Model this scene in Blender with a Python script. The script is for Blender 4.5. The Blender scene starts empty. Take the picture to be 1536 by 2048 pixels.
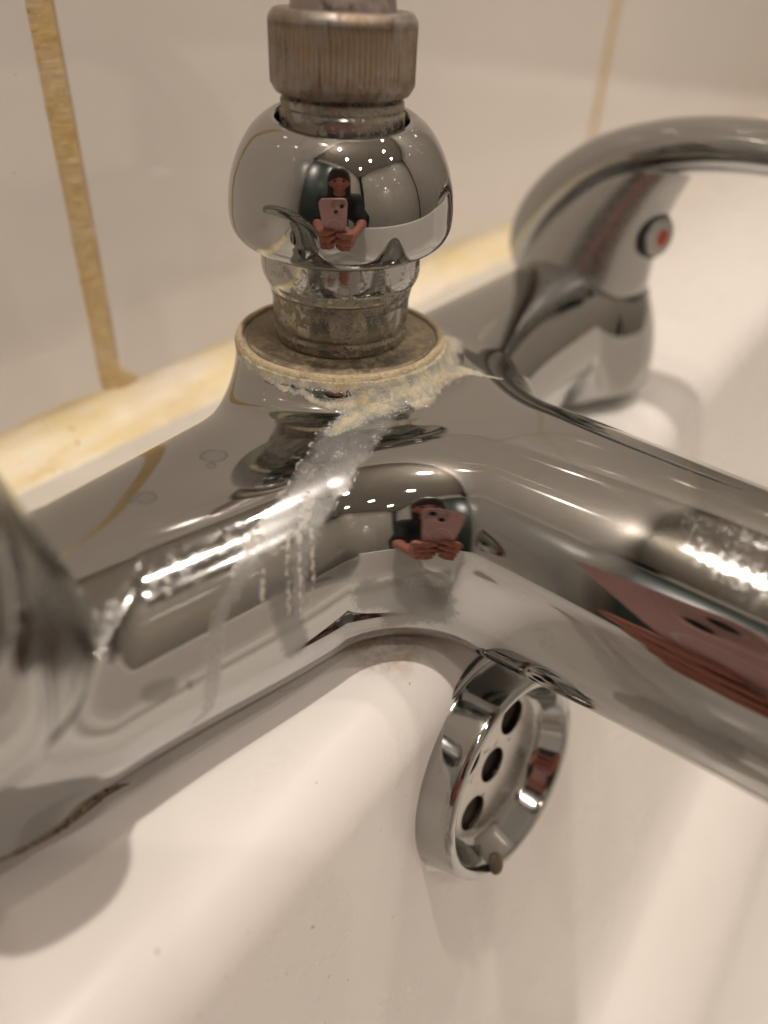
import bpy, bmesh, math, random
import numpy as np
from mathutils import Vector, Matrix, noise
random.seed(7); rng = np.random.RandomState(11)
S = 0.001                                   # everything below is written in millimetres
scene = bpy.context.scene
COL = scene.collection

# ------------------------------------------------------------------ camera
TH, YAW, ROLL, FPX = math.radians(36.2), math.radians(55.5), math.radians(3.0), 1500.0
hd = np.array([math.sin(YAW), math.cos(YAW), 0]); rt = np.array([math.cos(YAW), -math.sin(YAW), 0]); zz = np.array([0, 0, 1.])
CF = math.cos(TH)*hd - math.sin(TH)*zz; u0 = math.sin(TH)*hd + math.cos(TH)*zz
CR = math.cos(ROLL)*rt + math.sin(ROLL)*u0; CU = math.cos(ROLL)*u0 - math.sin(ROLL)*rt
CP = np.array([-113.855, -91.367, 107.735])
cam_d = bpy.data.cameras.new('camera'); cam = bpy.data.objects.new('camera', cam_d); COL.objects.link(cam)
M = Matrix(((CR[0], CU[0], -CF[0], CP[0]*S), (CR[1], CU[1], -CF[1], CP[1]*S), (CR[2], CU[2], -CF[2], CP[2]*S), (0, 0, 0, 1)))
cam.matrix_world = M
cam_d.sensor_fit = 'HORIZONTAL'; cam_d.sensor_width = 36.0; cam_d.lens = FPX/1536*36
cam_d.clip_start = 0.004; cam_d.clip_end = 20
cam_d.dof.use_dof = True; cam_d.dof.focus_distance = 0.137; cam_d.dof.aperture_fstop = 8.5; cam_d.dof.aperture_blades = 0
scene.camera = cam

# ------------------------------------------------------------------ world, light, exposure
w = bpy.data.worlds.new('World'); scene.world = w; w.use_nodes = True
bgn = w.node_tree.nodes['Background']; bgn.inputs[0].default_value = (0.05, 0.045, 0.04, 1); bgn.inputs[1].default_value = 0.3
scene.view_settings.view_transform = 'Standard'; scene.view_settings.look = 'None'
scene.view_settings.gamma = 1; scene.view_settings.use_curve_mapping = False
scene.view_settings.exposure = 0.23
CEIL = 1850
SPOTS = [(-230, -120, 15.3), (-640, -700, 3.4), (560, -800, 4.0), (-160, -1250, 3.2), (640, -1500, 3.0), (-760, -1500, 2.2), (860, -250, 3.4)]
def area(x, y, p):
    l = bpy.data.lights.new('downlight_lamp', 'AREA'); l.shape = 'DISK'; l.size = 0.055; l.energy = p; l.color = (1.0, 0.88, 0.78)
    o = bpy.data.objects.new('downlight_lamp', l); COL.objects.link(o); o.location = (x*S, y*S, (CEIL-6)*S)
    return o
lamps = [area(*s) for s in SPOTS]
try:
    scene.cycles.max_bounces = 10; scene.cycles.glossy_bounces = 8; scene.cycles.diffuse_bounces = 5
    scene.cycles.caustics_reflective = True; scene.cycles.blur_glossy = 0.6
    scene.cycles.sample_clamp_indirect = 4.0
except Exception: pass

# ------------------------------------------------------------------ helpers
def tag(o, label=None, cat=None, group=None, kind=None):
    if label: o['label'] = label
    if cat: o['category'] = cat
    if group: o['group'] = group
    if kind: o['kind'] = kind
    return o
def empty(name, loc, rz=0):
    o = bpy.data.objects.new(name, None); COL.objects.link(o); o.location = [c*S for c in loc]; o.rotation_euler = (0, 0, rz)
    o.empty_display_size = 0.01
    return o
def link(name, me, mat, parent=None, smooth=True):
    o = bpy.data.objects.new(name, me); COL.objects.link(o)
    if mat: me.materials.append(mat)
    if smooth: me.polygons.foreach_set('use_smooth', [True]*len(me.polygons))
    if parent: o.parent = parent
    return o
def mesh_of(name, verts, faces):
    me = bpy.data.meshes.new(name); me.from_pydata([tuple(np.array(v)*S) for v in verts], [], faces); me.update(); return me
def lathe(name, prof, mat, parent=None, seg=128, cx=0, cy=0, mtx=None, rfun=None, closed=False, auto=None):
    """prof: list of (r,z) in mm, revolved about z through (cx,cy); rfun(r,z,ang)->r"""
    vs, fs = [], []
    n = len(prof)
    for i in range(seg):
        a = 2*math.pi*i/seg
        for (r, z) in prof:
            rr = rfun(r, z, a) if rfun else r
            v = Vector((rr*math.cos(a), rr*math.sin(a), z))
            if mtx: v = mtx @ v
            vs.append((v.x+cx, v.y+cy, v.z))
    for i in range(seg):
        j = (i+1) % seg
        for k in range(n-1 if not closed else n):
            k2 = (k+1) % n
            fs.append((i*n+k, j*n+k, j*n+k2, i*n+k2))
    me = mesh_of(name, vs, fs)
    bm = bmesh.new(); bm.from_mesh(me); bmesh.ops.remove_doubles(bm, verts=bm.verts, dist=1e-7); bmesh.ops.recalc_face_normals(bm, faces=bm.faces)
    bm.to_mesh(me); bm.free()
    o = link(name, me, mat, parent)
    if auto: sharp(o, auto)
    return o
def sharp(o, ang=30):
    me = o.data; bm = bmesh.new(); bm.from_mesh(me)
    for e in bm.edges:
        if len(e.link_faces) == 2 and e.calc_face_angle(0) > math.radians(ang): e.smooth = False
    bm.to_mesh(me); bm.free()
def rnd(prof, rad=0.6, steps=4, skip=()):
    """round the corners of a (r,z) polyline"""
    out = [prof[0]]
    for i in range(1, len(prof)-1):
        p0, p1, p2 = [np.array(q, float) for q in prof[i-1:i+2]]
        a, b = p0-p1, p2-p1; la, lb = np.linalg.norm(a), np.linalg.norm(b)
        t = min(rad, la*.45, lb*.45)
        if t < 1e-3 or i in skip: out.append(tuple(p1)); continue
        A, B = p1+a/la*t, p1+b/lb*t
        for s in range(steps+1):
            u = s/steps; q = (1-u)**2*A+2*u*(1-u)*p1+u*u*B; out.append(tuple(q))
    out.append(prof[-1]); return out
def spline(pts, n):
    """Catmull-Rom through points (any dimension), n samples"""
    P = np.array(pts, float); P = np.vstack([2*P[0]-P[1], P, 2*P[-1]-P[-2]])
    out = []
    for t in np.linspace(0, len(pts)-1-1e-9, n):
        i = int(t); u = t-i; a, b, c, d = P[i:i+4]
        out.append(.5*((2*b)+(-a+c)*u+(2*a-5*b+4*c-d)*u*u+(-a+3*b-3*c+d)*u**3))
    return np.array(out)

# ------------------------------------------------------------------ material kit
def mat(name):
    m = bpy.data.materials.new(name); m.use_nodes = True; nt = m.node_tree
    return m, nt, nt.nodes['Principled BSDF']
def N(nt, typ, **kw):
    n = nt.nodes.new(typ)
    for k, v in kw.items():
        if k.startswith('i_'): n.inputs[k[2:].replace('_', ' ')].default_value = v
        else: setattr(n, k, v)
    return n
def pos(nt, scale=(1000, 1000, 1000), rot=(0, 0, 0), loc=(0, 0, 0)):
    tc = N(nt, 'ShaderNodeTexCoord'); mp = N(nt, 'ShaderNodeMapping')
    mp.inputs['Scale'].default_value = scale; mp.inputs['Rotation'].default_value = rot; mp.inputs['Location'].default_value = loc
    nt.links.new(tc.outputs['Object'], mp.inputs['Vector']); return mp.outputs['Vector']
def nz(nt, vec, scale, detail=4, rough=.6, dist=0):
    n = N(nt, 'ShaderNodeTexNoise'); n.inputs['Scale'].default_value = scale; n.inputs['Detail'].default_value = detail
    n.inputs['Roughness'].default_value = rough; n.inputs['Distortion'].default_value = dist
    nt.links.new(vec, n.inputs['Vector']); return n.outputs['Fac']
def ramp(nt, fac, a, b, lo=0., hi=1.):
    n = N(nt, 'ShaderNodeMapRange'); n.inputs['From Min'].default_value = a; n.inputs['From Max'].default_value = b
    n.inputs['To Min'].default_value = lo; n.inputs['To Max'].default_value = hi; n.clamp = True
    nt.links.new(fac, n.inputs['Value']); return n.outputs['Result']
def mth(nt, op, a, b=None, c=None, clamp=False):
    n = N(nt, 'ShaderNodeMath', operation=op); n.use_clamp = clamp
    for i, x in enumerate((a, b, c)):
        if x is None: continue
        if isinstance(x, (int, float)): n.inputs[i].default_value = x
        else: nt.links.new(x, n.inputs[i])
    return n.outputs[0]
def mixc(nt, fac, a, b):
    n = N(nt, 'ShaderNodeMix', data_type='RGBA')
    for k, x in (('Factor', fac), ('A', a), ('B', b)):
        idx = {'Factor': 0, 'A': 6, 'B': 7}[k]
        if isinstance(x, (int, float)): n.inputs[idx].default_value = x
        elif isinstance(x, tuple): n.inputs[idx].default_value = (*x, 1) if len(x) == 3 else x
        else: nt.links.new(x, n.inputs[idx])
    return n.outputs[2]
def bump(nt, h, strength, dist, prev=None):
    n = N(nt, 'ShaderNodeBump'); n.inputs['Strength'].default_value = strength; n.inputs['Distance'].default_value = dist
    nt.links.new(h, n.inputs['Height'])
    if prev is not None: nt.links.new(prev, n.inputs['Normal'])
    return n.outputs['Normal']

CHROME = (0.43, 0.435, 0.425)
def chrome_mat(name, rough=.035, dirt=.15, scratch=True, grime_scale=.25):
    m, nt, b = mat(name); L = nt.links.new
    b.inputs['Metallic'].default_value = 1; b.inputs['Base Color'].default_value = (*CHROME, 1)
    v = pos(nt)
    big = ramp(nt, nz(nt, v, .035, 5, .65), .5, .8); fine = ramp(nt, nz(nt, v, 1.6, 3, .7), .45, .75)
    g = mth(nt, 'MULTIPLY', big, fine)
    r = mth(nt, 'ADD', mth(nt, 'MULTIPLY', g, dirt), rough); L(r, b.inputs['Roughness'])
    L(mixc(nt, mth(nt, 'MULTIPLY', g, dirt*1.2), CHROME, (.52, .50, .46)), b.inputs['Base Color'])
    if scratch:
        v2 = pos(nt, (3000, 200, 900), (0.3, .2, .7)); s = ramp(nt, nz(nt, v2, .6, 2, .5), .62, .70)
        L(bump(nt, s, .05, .00005), b.inputs['Normal'])
    return m
M_chrome = chrome_mat('chrome_polished')
M_chrome_dull = chrome_mat('chrome_dull', .09, .45)

def scaled_mat(name, base, crust, amount, rough=.35, metal=.9, scale=.35, zbias=None):
    """metal with patches of mineral crust; amount 0..1"""
    m, nt, b = mat(name); L = nt.links.new; v = pos(nt)
    n1 = nz(nt, v, scale, 7, .7, .4); n2 = nz(nt, v, scale*6, 4, .7)
    f = ramp(nt, mth(nt, 'ADD', mth(nt, 'MULTIPLY', n1, .7), mth(nt, 'MULTIPLY', n2, .3)), .62-amount*.3, .70-amount*.22)
    c2 = mixc(nt, ramp(nt, n2, .3, .7), tuple(x*.62 for x in crust), crust)
    L(mixc(nt, f, base, c2), b.inputs['Base Color'])
    L(mth(nt, 'SUBTRACT', metal, mth(nt, 'MULTIPLY', f, metal)), b.inputs['Metallic'])
    L(ramp(nt, f, 0, 1, rough, .85), b.inputs['Roughness'])
    h = mth(nt, 'ADD', mth(nt, 'MULTIPLY', f, mth(nt, 'ADD', .5, mth(nt, 'MULTIPLY', n2, .7))), mth(nt, 'MULTIPLY', n2, .06))
    L(bump(nt, h, .7, .00025), b.inputs['Normal'])
    return m
CRUST = (.50, .40, .24)

def tub_mat():
    m, nt, b = mat('white_acrylic'); L = nt.links.new; v = pos(nt)
    n = nz(nt, v, .012, 5, .6); s = ramp(nt, nz(nt, v, .09, 7, .75, .5), .60, .78)
    c = mixc(nt, ramp(nt, n, .3, .7), (.735, .71, .675), (.765, .74, .71))
    c = mixc(nt, mth(nt, 'MULTIPLY', s, .38), c, (.58, .52, .44))
    sp = ramp(nt, nz(nt, v, .55, 2, .4), .76, .79); c = mixc(nt, mth(nt, 'MULTIPLY', sp, .6), c, (.25, .2, .15))
    # brown damp staining behind the spout root, near the rim
    g = N(nt, 'ShaderNodeTexCoord'); dn = N(nt, 'ShaderNodeVectorMath', operation='DISTANCE'); L(g.outputs['Object'], dn.inputs[0])
    dn.inputs[1].default_value = (-.027, -.033, 0)
    st = mth(nt, 'MULTIPLY', ramp(nt, dn.outputs['Value'], .003, .011, 1, 0), ramp(nt, nz(nt, v, .22, 6, .7), .42, .62))
    c = mixc(nt, mth(nt, 'MULTIPLY', st, .85), c, (.36, .22, .08))
    L(c, b.inputs['Base Color'])
    L(ramp(nt, nz(nt, v, .05, 5, .7), .3, .75, .24, .40), b.inputs['Roughness'])
    b.inputs['IOR'].default_value = 1.5; b.inputs['Specular IOR Level'].default_value = .3
    L(bump(nt, nz(nt, v, .03, 2, .5), .12, .0006), b.inputs['Normal'])
    return m
M_tub = tub_mat()
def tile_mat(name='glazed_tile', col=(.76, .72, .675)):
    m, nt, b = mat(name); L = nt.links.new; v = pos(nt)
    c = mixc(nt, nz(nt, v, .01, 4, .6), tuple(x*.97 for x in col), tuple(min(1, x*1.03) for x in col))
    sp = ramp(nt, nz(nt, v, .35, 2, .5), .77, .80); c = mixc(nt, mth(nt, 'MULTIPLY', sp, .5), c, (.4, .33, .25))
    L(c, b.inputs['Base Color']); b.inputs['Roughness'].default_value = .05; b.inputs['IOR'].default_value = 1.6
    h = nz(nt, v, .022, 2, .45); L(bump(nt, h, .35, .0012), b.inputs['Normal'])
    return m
M_tile = tile_mat()
def grout_mat():
    m, nt, b = mat('yellowed_grout'); L = nt.links.new; v = pos(nt); v2 = pos(nt, (150, 400, 900))
    a = nz(nt, v, .09, 5, .7); s = nz(nt, v2, .6, 4, .6)
    c = mixc(nt, ramp(nt, a, .35, .65), (.60, .42, .17), (.62, .49, .30))
    c = mixc(nt, ramp(nt, nz(nt, v, .4, 5, .7), .55, .75), c, (.40, .28, .12))
    L(c, b.inputs['Base Color']); b.inputs['Roughness'].default_value = .42
    L(bump(nt, mth(nt, 'ADD', s, mth(nt, 'MULTIPLY', nz(nt, v, .9, 4, .6), .5)), .8, .0005), b.inputs['Normal'])
    return m
M_grout = grout_mat()
def plain(name, col, rough=.6, metal=0, nscale=.03, var=.15):
    m, nt, b = mat(name); L = nt.links.new; v = pos(nt)
    c = mixc(nt, nz(nt, v, nscale, 5, .65), tuple(x*(1-var) for x in col), tuple(min(1, x*(1+var)) for x in col))
    L(c, b.inputs['Base Color']); b.inputs['Roughness'].default_value = rough; b.inputs['Metallic'].default_value = metal
    return m

# ------------------------------------------------------------------ setting: wall, tub, sealant, room
WY = 78.0
PITCH, GW = 315.0, 6.6
def tiled(name, ox, ux, x0, x1, z0, z1, gxs=None, mat_t=None, vz=(250.,), gap=GW, depth=1.1, zoff=0.0):
    """tiles standing proud of a grout bed. ox = origin of the wall plane, ux = direction along it, normal = into the room"""
    ux = Vector(ux); nrm = Vector((ux.y, -ux.x, 0)); ox = Vector(ox)
    bm = bmesh.new()
    def P(a, d, z): return (ox + ux*a + nrm*d + Vector((0, 0, z)))*S
    xs = gxs if gxs else list(np.arange(x0, x1+PITCH, PITCH))
    zs = list(np.arange(z0, z1, vz[0]))+[z1]
    bv = .9
    for i in range(len(xs)-1):
        for k in range(len(zs)-1):
            a0, a1 = xs[i]+gap/2, xs[i+1]-gap/2; c0 = zs[k]+(gap/4 if k else 0); c1 = zs[k+1]-gap/4
            if a1-a0 < 2 or c1-c0 < 2: continue
            rings = []
            for ins, dd in ((0, -depth), (0, -.45), (.12, -.2), (.4, -.05), (bv, 0)):
                rings.append([bm.verts.new(P(a, dd, c)) for a, c in ((a0+ins, c0+ins), (a1-ins, c0+ins), (a1-ins, c1-ins), (a0+ins, c1-ins))])
            for r0, r1 in zip(rings, rings[1:]):
                for q in range(4): bm.faces.new((r0[q], r0[(q+1) % 4], r1[(q+1) % 4], r1[q]))
            bm.faces.new(rings[-1])
    bmesh.ops.recalc_face_normals(bm, faces=bm.faces)
    me = bpy.data.meshes.new(name); bm.to_mesh(me); bm.free()
    o = link(name, me, mat_t or M_tile, smooth=False)
    bm = bmesh.new()
    # grout bed, gently irregular
    vs = [bm.verts.new(P(a, -.55, c)) for a, c in ((xs[0], z0-60), (xs[-1], z0-60), (xs[-1], z1), (xs[0], z1))]
    bm.faces.new(vs); bmesh.ops.recalc_face_normals(bm, faces=bm.faces)
    me = bpy.data.meshes.new('grout'); bm.to_mesh(me); bm.free()
    g = link('grout', me, M_grout, o, smooth=False)
    return o
gx = [-3.6+PITCH*k for k in range(-4, 5)]
wall = tag(tiled('wall', (0, WY, 0), (1, 0, 0), 0, 0, 2, CEIL-30, gxs=gx, vz=(262.,)), kind='structure')

# raised, slightly uneven line of grout in the joint beside the tap
def grout_line(x0, x1, z0, z1, parent):
    n, m_ = 260, 9; vs, fs = [], []
    for i in range(n):
        z = z0+(z1-z0)*i/(n-1)
        fl = 9.0*max(0, 1-(z-z0)/9.0)**2
        lo = x0-.35*noise.noise(Vector((z*.11, 0, 1)))*2-.25*noise.noise(Vector((z*.6, 3, 1)))
        hi = x1+fl+.35*noise.noise(Vector((z*.13, 5, 1)))*2+.25*noise.noise(Vector((z*.7, 9, 1)))
        for j in range(m_):
            t = j/(m_-1); e = math.sin(math.pi*t)**.35
            y = WY+.35-e*.75-.28*noise.noise(Vector((t*3, z*.55, 2.)))*e-.12*noise.noise(Vector((t*4, z*2.3, 7.)))*e
            vs.append((lo+(hi-lo)*t, y, z))
    for i in range(n-1):
        for j in range(m_-1): fs.append((i*m_+j, i*m_+j+1, (i+1)*m_+j+1, (i+1)*m_+j))
    return link('grout_bead', mesh_of('grout_bead', vs, fs), M_grout, parent)
grout_line(-7.4, -.6, 8, 240, wall)
grout_line(305.5, 315.5, 8, 240, wall)

# bath
def rrect(x0, x1, y0, y1, r, seg=14):
    out = []
    for cx, cy, a0 in ((x1-r, y1-r, 0), (x0+r, y1-r, 90), (x0+r, y0+r, 180), (x1-r, y0+r, 270)):
        for k in range(seg+1):
            a = math.radians(a0+90*k/seg); out.append((cx+r*math.cos(a), cy+r*math.sin(a)))
    return out
TX0, TX1, TY0, TY1 = -760, 880, -640, -37
RIMR = 13.0
def bath():
    loops = []
    def add(ins, z, rad): loops.append([(x, y, z) for x, y in rrect(TX0+ins, TX1-ins, TY0+ins, TY1-ins, max(rad-ins*.3, 20))])
    ox0, ox1, oy0, oy1 = TX0-70, TX1+70, TY0-60, WY-.3
    outer_low = [(x, y, -520) for x, y in rrect(ox0, ox1, oy0, oy1, 4)]
    loops.append(outer_low); loops.append([(x, y, -10) for x, y, _ in outer_low])
    loops.append([(x, y, -2) for x, y in rrect(ox0+1, ox1-1, oy0+1, oy1, 4)])
    loops.append([(x, y, 0) for x, y in rrect(ox0+4, ox1-4, oy0+4, oy1, 4)])
    for i in (-8, -4, -2): add(i, 0, 150)
    sl = math.radians(81)                     # wall falls at 9 degrees from the vertical
    for k in range(0, 15):
        a = sl*k/14; add(RIMR*math.sin(a), -RIMR*(1-math.cos(a)), 150)
    x, z = RIMR*math.sin(sl), -RIMR*(1-math.cos(sl))
    for dz in (25, 25, 30, 60, 80, 80): z -= dz; x += dz*math.tan(math.radians(9)); add(x, z, 150)
    R2 = 70
    for k in range(1, 11):
        a = sl*(1-k/10); add(x+R2*(math.cos(a)-math.cos(sl)), z-R2*(math.sin(sl)-math.sin(a)), 150)
    vs = [v for l in loops for v in l]; n = len(loops[0]); fs = []
    for i in range(len(loops)-1):
        for j in range(n): fs.append((i*n+j, i*n+(j+1) % n, (i+1)*n+(j+1) % n, (i+1)*n+j))
    fs.append(tuple((len(loops)-1)*n+j for j in range(n)))
    me = mesh_of('bathtub', vs, fs)
    bm = bmesh.new(); bm.from_mesh(me); bmesh.ops.recalc_face_normals(bm, faces=bm.faces); bm.to_mesh(me); bm.free()
    return link('bathtub', me, M_tub)
tub = tag(bath(), 'white bathtub with rounded rim on which the mixer tap stands', 'bathtub')

# yellowed silicone bead between wall and bath
def silicone():
    m, nt, b = mat('stained_silicone'); L = nt.links.new; v = pos(nt, (350, 1000, 1000)); vv = pos(nt)
    n = nz(nt, v, .05, 6, .7, .6)
    c = mixc(nt, ramp(nt, n, .30, .62), (.80, .76, .68), (.74, .60, .30))
    c = mixc(nt, ramp(nt, nz(nt, v, .12, 6, .7), .52, .74), c, (.62, .47, .20))
    # the foot of the bead on the deck has stayed whiter
    sep = N(nt, 'ShaderNodeSeparateXYZ'); L(vv, sep.inputs[0])
    low = mth(nt, 'ADD', sep.outputs[1], mth(nt, 'MULTIPLY', nz(nt, v, .07, 4, .6), 8))
    c = mixc(nt, ramp(nt, low, 65, 71, 1, 0), c, (.80, .77, .71))
    seam = mth(nt, 'ADD', sep.outputs[2], mth(nt, 'MULTIPLY', nz(nt, v, .10, 4, .6), 4))
    c = mixc(nt, mth(nt, 'MULTIPLY', ramp(nt, seam, 9.5, 12), .65), c, (.42, .29, .12))
    c = mixc(nt, mth(nt, 'MULTIPLY', ramp(nt, nz(nt, vv, .22, 5, .6), .66, .72), .7), c, (.20, .14, .07))
    L(c, b.inputs['Base Color']); b.inputs['Roughness'].default_value = .35
    L(bump(nt, nz(nt, v, .25, 5, .6), .4, .0006), b.inputs['Normal'])
    xs = np.arange(-250, 760, 3.0); prof = 12; vs, fs = [], []
    for i, x in enumerate(xs):
        dep = 15+1.6*noise.noise(Vector((x*.02, 1, 0)))+.5*noise.noise(Vector((x*.2, 1, 0))); hh = 11+2.2*noise.noise(Vector((x*.025, 8, 0)))+.6*noise.noise(Vector((x*.16, 8, 0)))
        for k in range(prof):
            t = k/(prof-1); a = t*math.pi/2
            y = WY+.4-dep*(1-math.sin(a)**.9*0.999) if 0 else WY+.4-dep*(1-math.sin(a))
            z = -.15+hh*(1-math.cos(a))
            bl = .55*math.sin(math.pi*t)
            vs.append((x, y-bl*.5, z+bl+.15*noise.noise(Vector((x*.3, t*4, 0)))))
    for i in range(len(xs)-1):
        for k in range(prof-1): fs.append((i*prof+k, (i+1)*prof+k, (i+1)*prof+k+1, i*prof+k+1))
    o = link('silicone_sealant', mesh_of('silicone_sealant', vs, fs), m)
    return tag(o, 'yellowed silicone bead sealing the bathtub to the tiled wall', 'sealant')
silicone()

def box(name, lo, hi, m, parent=None, bev=0, kind=None):
    bm = bmesh.new(); bmesh.ops.create_cube(bm, size=1)
    for v in bm.verts: v.co = Vector(((lo[i]+hi[i])/2+(hi[i]-lo[i])*v.co[i] for i in range(3)))*S
    if bev: bmesh.ops.bevel(bm, geom=bm.edges[:]+bm.verts[:], offset=bev*S, segments=3, affect='EDGES', profile=.5)
    me = bpy.data.meshes.new(name); bm.to_mesh(me); bm.free()
    o = link(name, me, m, parent, smooth=False)
    if kind: o['kind'] = kind
    return o
M_ceil = plain('ceiling_paint', (.52, .49, .45), .8, 0, .004, .05)
M_floor = plain('floor_tile', (.07, .055, .05), .35, 0, .01, .2)
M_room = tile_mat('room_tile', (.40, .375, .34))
RX0, RX1, RY0 = -1150, 1180, -1900
box('ceiling', (RX0, RY0, CEIL), (RX1, WY, CEIL+30), M_ceil, kind='structure')
box('floor', (RX0, RY0, -560), (RX1, WY, -530), M_floor, kind='structure')
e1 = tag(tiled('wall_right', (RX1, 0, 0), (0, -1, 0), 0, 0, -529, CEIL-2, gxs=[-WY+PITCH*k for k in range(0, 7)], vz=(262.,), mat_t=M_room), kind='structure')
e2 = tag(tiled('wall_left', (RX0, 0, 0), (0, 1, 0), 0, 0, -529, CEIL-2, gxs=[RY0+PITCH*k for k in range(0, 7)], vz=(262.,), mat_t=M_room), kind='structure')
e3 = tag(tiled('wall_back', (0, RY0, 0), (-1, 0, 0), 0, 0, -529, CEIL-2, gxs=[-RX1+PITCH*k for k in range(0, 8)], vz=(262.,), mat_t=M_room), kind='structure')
# ------------------------------------------------------------------ tap body from one smooth implicit surface
XR, XL, VY, VYL = 105.0, -94.0, -9.0, -11.5             # lever valves
BARC, ZB = 20.4, 19.2
BA, BB, BC, BD, BK = 92., 66., 6.3, 2.6, 1.5
BP, BQ = .35, 45.
SX, SA, SB, SC, SD, SE = -2.2, 24.3, 0, 19.6, .0003, 0
def smin(a, b, k):
    h = np.clip(.5+.5*(b-a)/k, 0, 1); return b*(1-h)+a*h-k*h*(1-h)
def body_f(p):
    x, y, z = p[..., 0], p[..., 1], p[..., 2]
    ax = np.abs(x)
    t_ = np.clip((x+BA)/(BB), 0, 1); sm_ = t_*t_*(3-2*t_)
    gl = np.where(x < 0, sm_, np.exp(-(x/40.0)**2))
    A = 19.8+BC*gl; Hz = 20.4+1.4*gl; zc = 21.2-2.6*gl
    ex = np.maximum(np.where(x > 0, x-(XR-14), -x+(XL+14)), 0)/19.0
    sb = ((y+7.2+BD*gl)/A)**2+ex**2
    As = SA-SB*np.clip((-y-62)/50, 0, 1)
    zs = SC-SD*np.maximum(-y-40, 0)**2-SE*np.maximum(-y-40, 0)
    sp = ((x-SX)/As)**2+(np.maximum(y+4, 0)/20.)**2+(np.maximum(-y-130, 0)/22.)**2
    q = np.clip((-y-14)/34, 0, 1); q = q*q*(3-2*q)
    Z2 = ((z-(zc*(1-q)+zs*q))/(Hz*(1-q)+(As-1.0)*q))**2
    S2 = np.maximum(smin(sb, sp, BK), 1e-6)
    pw = 1+BP*np.exp(-((x+10)**2+(y+18)**2)/BQ**2)
    s = (S2**pw+Z2**pw)**(1/pw)
    f = (np.sqrt(np.maximum(s, 1e-6))-1)*22.0
    # neck of the shower outlet
    r = np.sqrt(x*x+y*y); d = np.maximum(r-21.2, z-46.0)
    dn = smin(f, np.maximum(d, -(z-18)), 9.0)
    # valve seats
    for xv, yv, r0_, r1_ in ((XR, VY, 26.3, 20.2), (XL, VYL+4, 13.0, 18.6)):
        rv = np.sqrt((x-xv)**2+(y-yv)**2)
        rad = r0_+np.clip((z-8)/24., 0, 1.2)**2.0*(r1_-r0_)
        dn = smin(dn, np.maximum(np.maximum((rv-rad)*.98, z-32.0), -z+6), 8.0)
    dn = np.maximum(dn, z-45.6)
    return np.maximum(dn, .7-z)
def surface_nets(f, lo, hi, h, iters=7):
    nx, ny, nz_ = [int(math.ceil((hi[i]-lo[i])/h)) for i in range(3)]
    X = lo[0]+h*np.arange(nx+1); Y = lo[1]+h*np.arange(ny+1); Z = lo[2]+h*np.arange(nz_+1)
    V = np.empty((nx+1, ny+1, nz_+1), np.float32)
    YY, ZZ = np.meshgrid(Y, Z, indexing='ij')
    for i, x in enumerate(X): V[i] = f(np.stack([np.full_like(YY, x), YY, ZZ], -1))
    I = V < 0
    cnt = sum(I[a:nx+a, b:ny+b, c:nz_+c].astype(np.int8) for a in (0, 1) for b in (0, 1) for c in (0, 1))
    act = (cnt > 0) & (cnt < 8); idx = -np.ones(act.shape, np.int64); cells = np.argwhere(act); idx[act] = np.arange(len(cells))
    # mean of edge crossings
    acc = np.zeros((len(cells), 3)); num = np.zeros(len(cells))
    cor = [(a, b, c) for a in (0, 1) for b in (0, 1) for c in (0, 1)]
    vals = {c: V[cells[:, 0]+c[0], cells[:, 1]+c[1], cells[:, 2]+c[2]] for c in cor}
    for c in cor:
        for ax in range(3):
            if c[ax]: continue
            d = list(c); d[ax] = 1; d = tuple(d)
            v0, v1 = vals[c], vals[d]; m = (v0 < 0) != (v1 < 0); t = np.where(m, v0/(v0-v1+1e-12), 0)
            q = np.array(c, float)[None].repeat(len(cells), 0); q[:, ax] += t
            acc[m] += q[m]; num[m] += 1
    P = np.array(lo)+(cells+acc/np.maximum(num, 1)[:, None])*h
    def grad(p, e=.15):
        g = np.empty_like(p)
        for a in range(3):
            q = p.copy(); q[:, a] += e; r = p.copy(); r[:, a] -= e; g[:, a] = (f(q)-f(r))/(2*e)
        return g
    for _ in range(iters):
        g = grad(P); v = f(P); st = (v/np.maximum((g**2).sum(1), 1e-6))[:, None]*g
        ln = np.linalg.norm(st, axis=1, keepdims=True); st *= np.minimum(1, .4*h/np.maximum(ln, 1e-9)); P = P-st
    faces = []
    for ax in range(3):
        b, c = [(1, 2), (2, 0), (0, 1)][ax]
        sl0 = [slice(None)]*3; sl1 = [slice(None)]*3; sl0[ax] = slice(0, -1); sl1[ax] = slice(1, None)
        ch = I[tuple(sl0)] != I[tuple(sl1)]; e = np.argwhere(ch)
        ok = (e[:, b] > 0) & (e[:, c] > 0) & (e[:, b] < act.shape[b]) & (e[:, c] < act.shape[c]); e = e[ok]
        ins = I[e[:, 0], e[:, 1], e[:, 2]]
        q = []
        for db, dc in ((0, 0), (-1, 0), (-1, -1), (0, -1)):
            k = e.copy(); k[:, b] += db; k[:, c] += dc; q.append(idx[k[:, 0], k[:, 1], k[:, 2]])
        Q = np.stack(q, 1); Q[~ins] = Q[~ins][:, ::-1]; faces.append(Q)
    Fc = np.vstack(faces); g = grad(P); nr = g/np.linalg.norm(g, axis=1, keepdims=True)
    # make winding agree with normals
    a, b, c = P[Fc[:, 0]], P[Fc[:, 1]], P[Fc[:, 2]]; fn = np.cross(b-a, c-a)
    fl = (fn*nr[Fc[:, 0]]).sum(1) < 0; Fc[fl] = Fc[fl][:, ::-1]
    return P, Fc, nr
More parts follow.
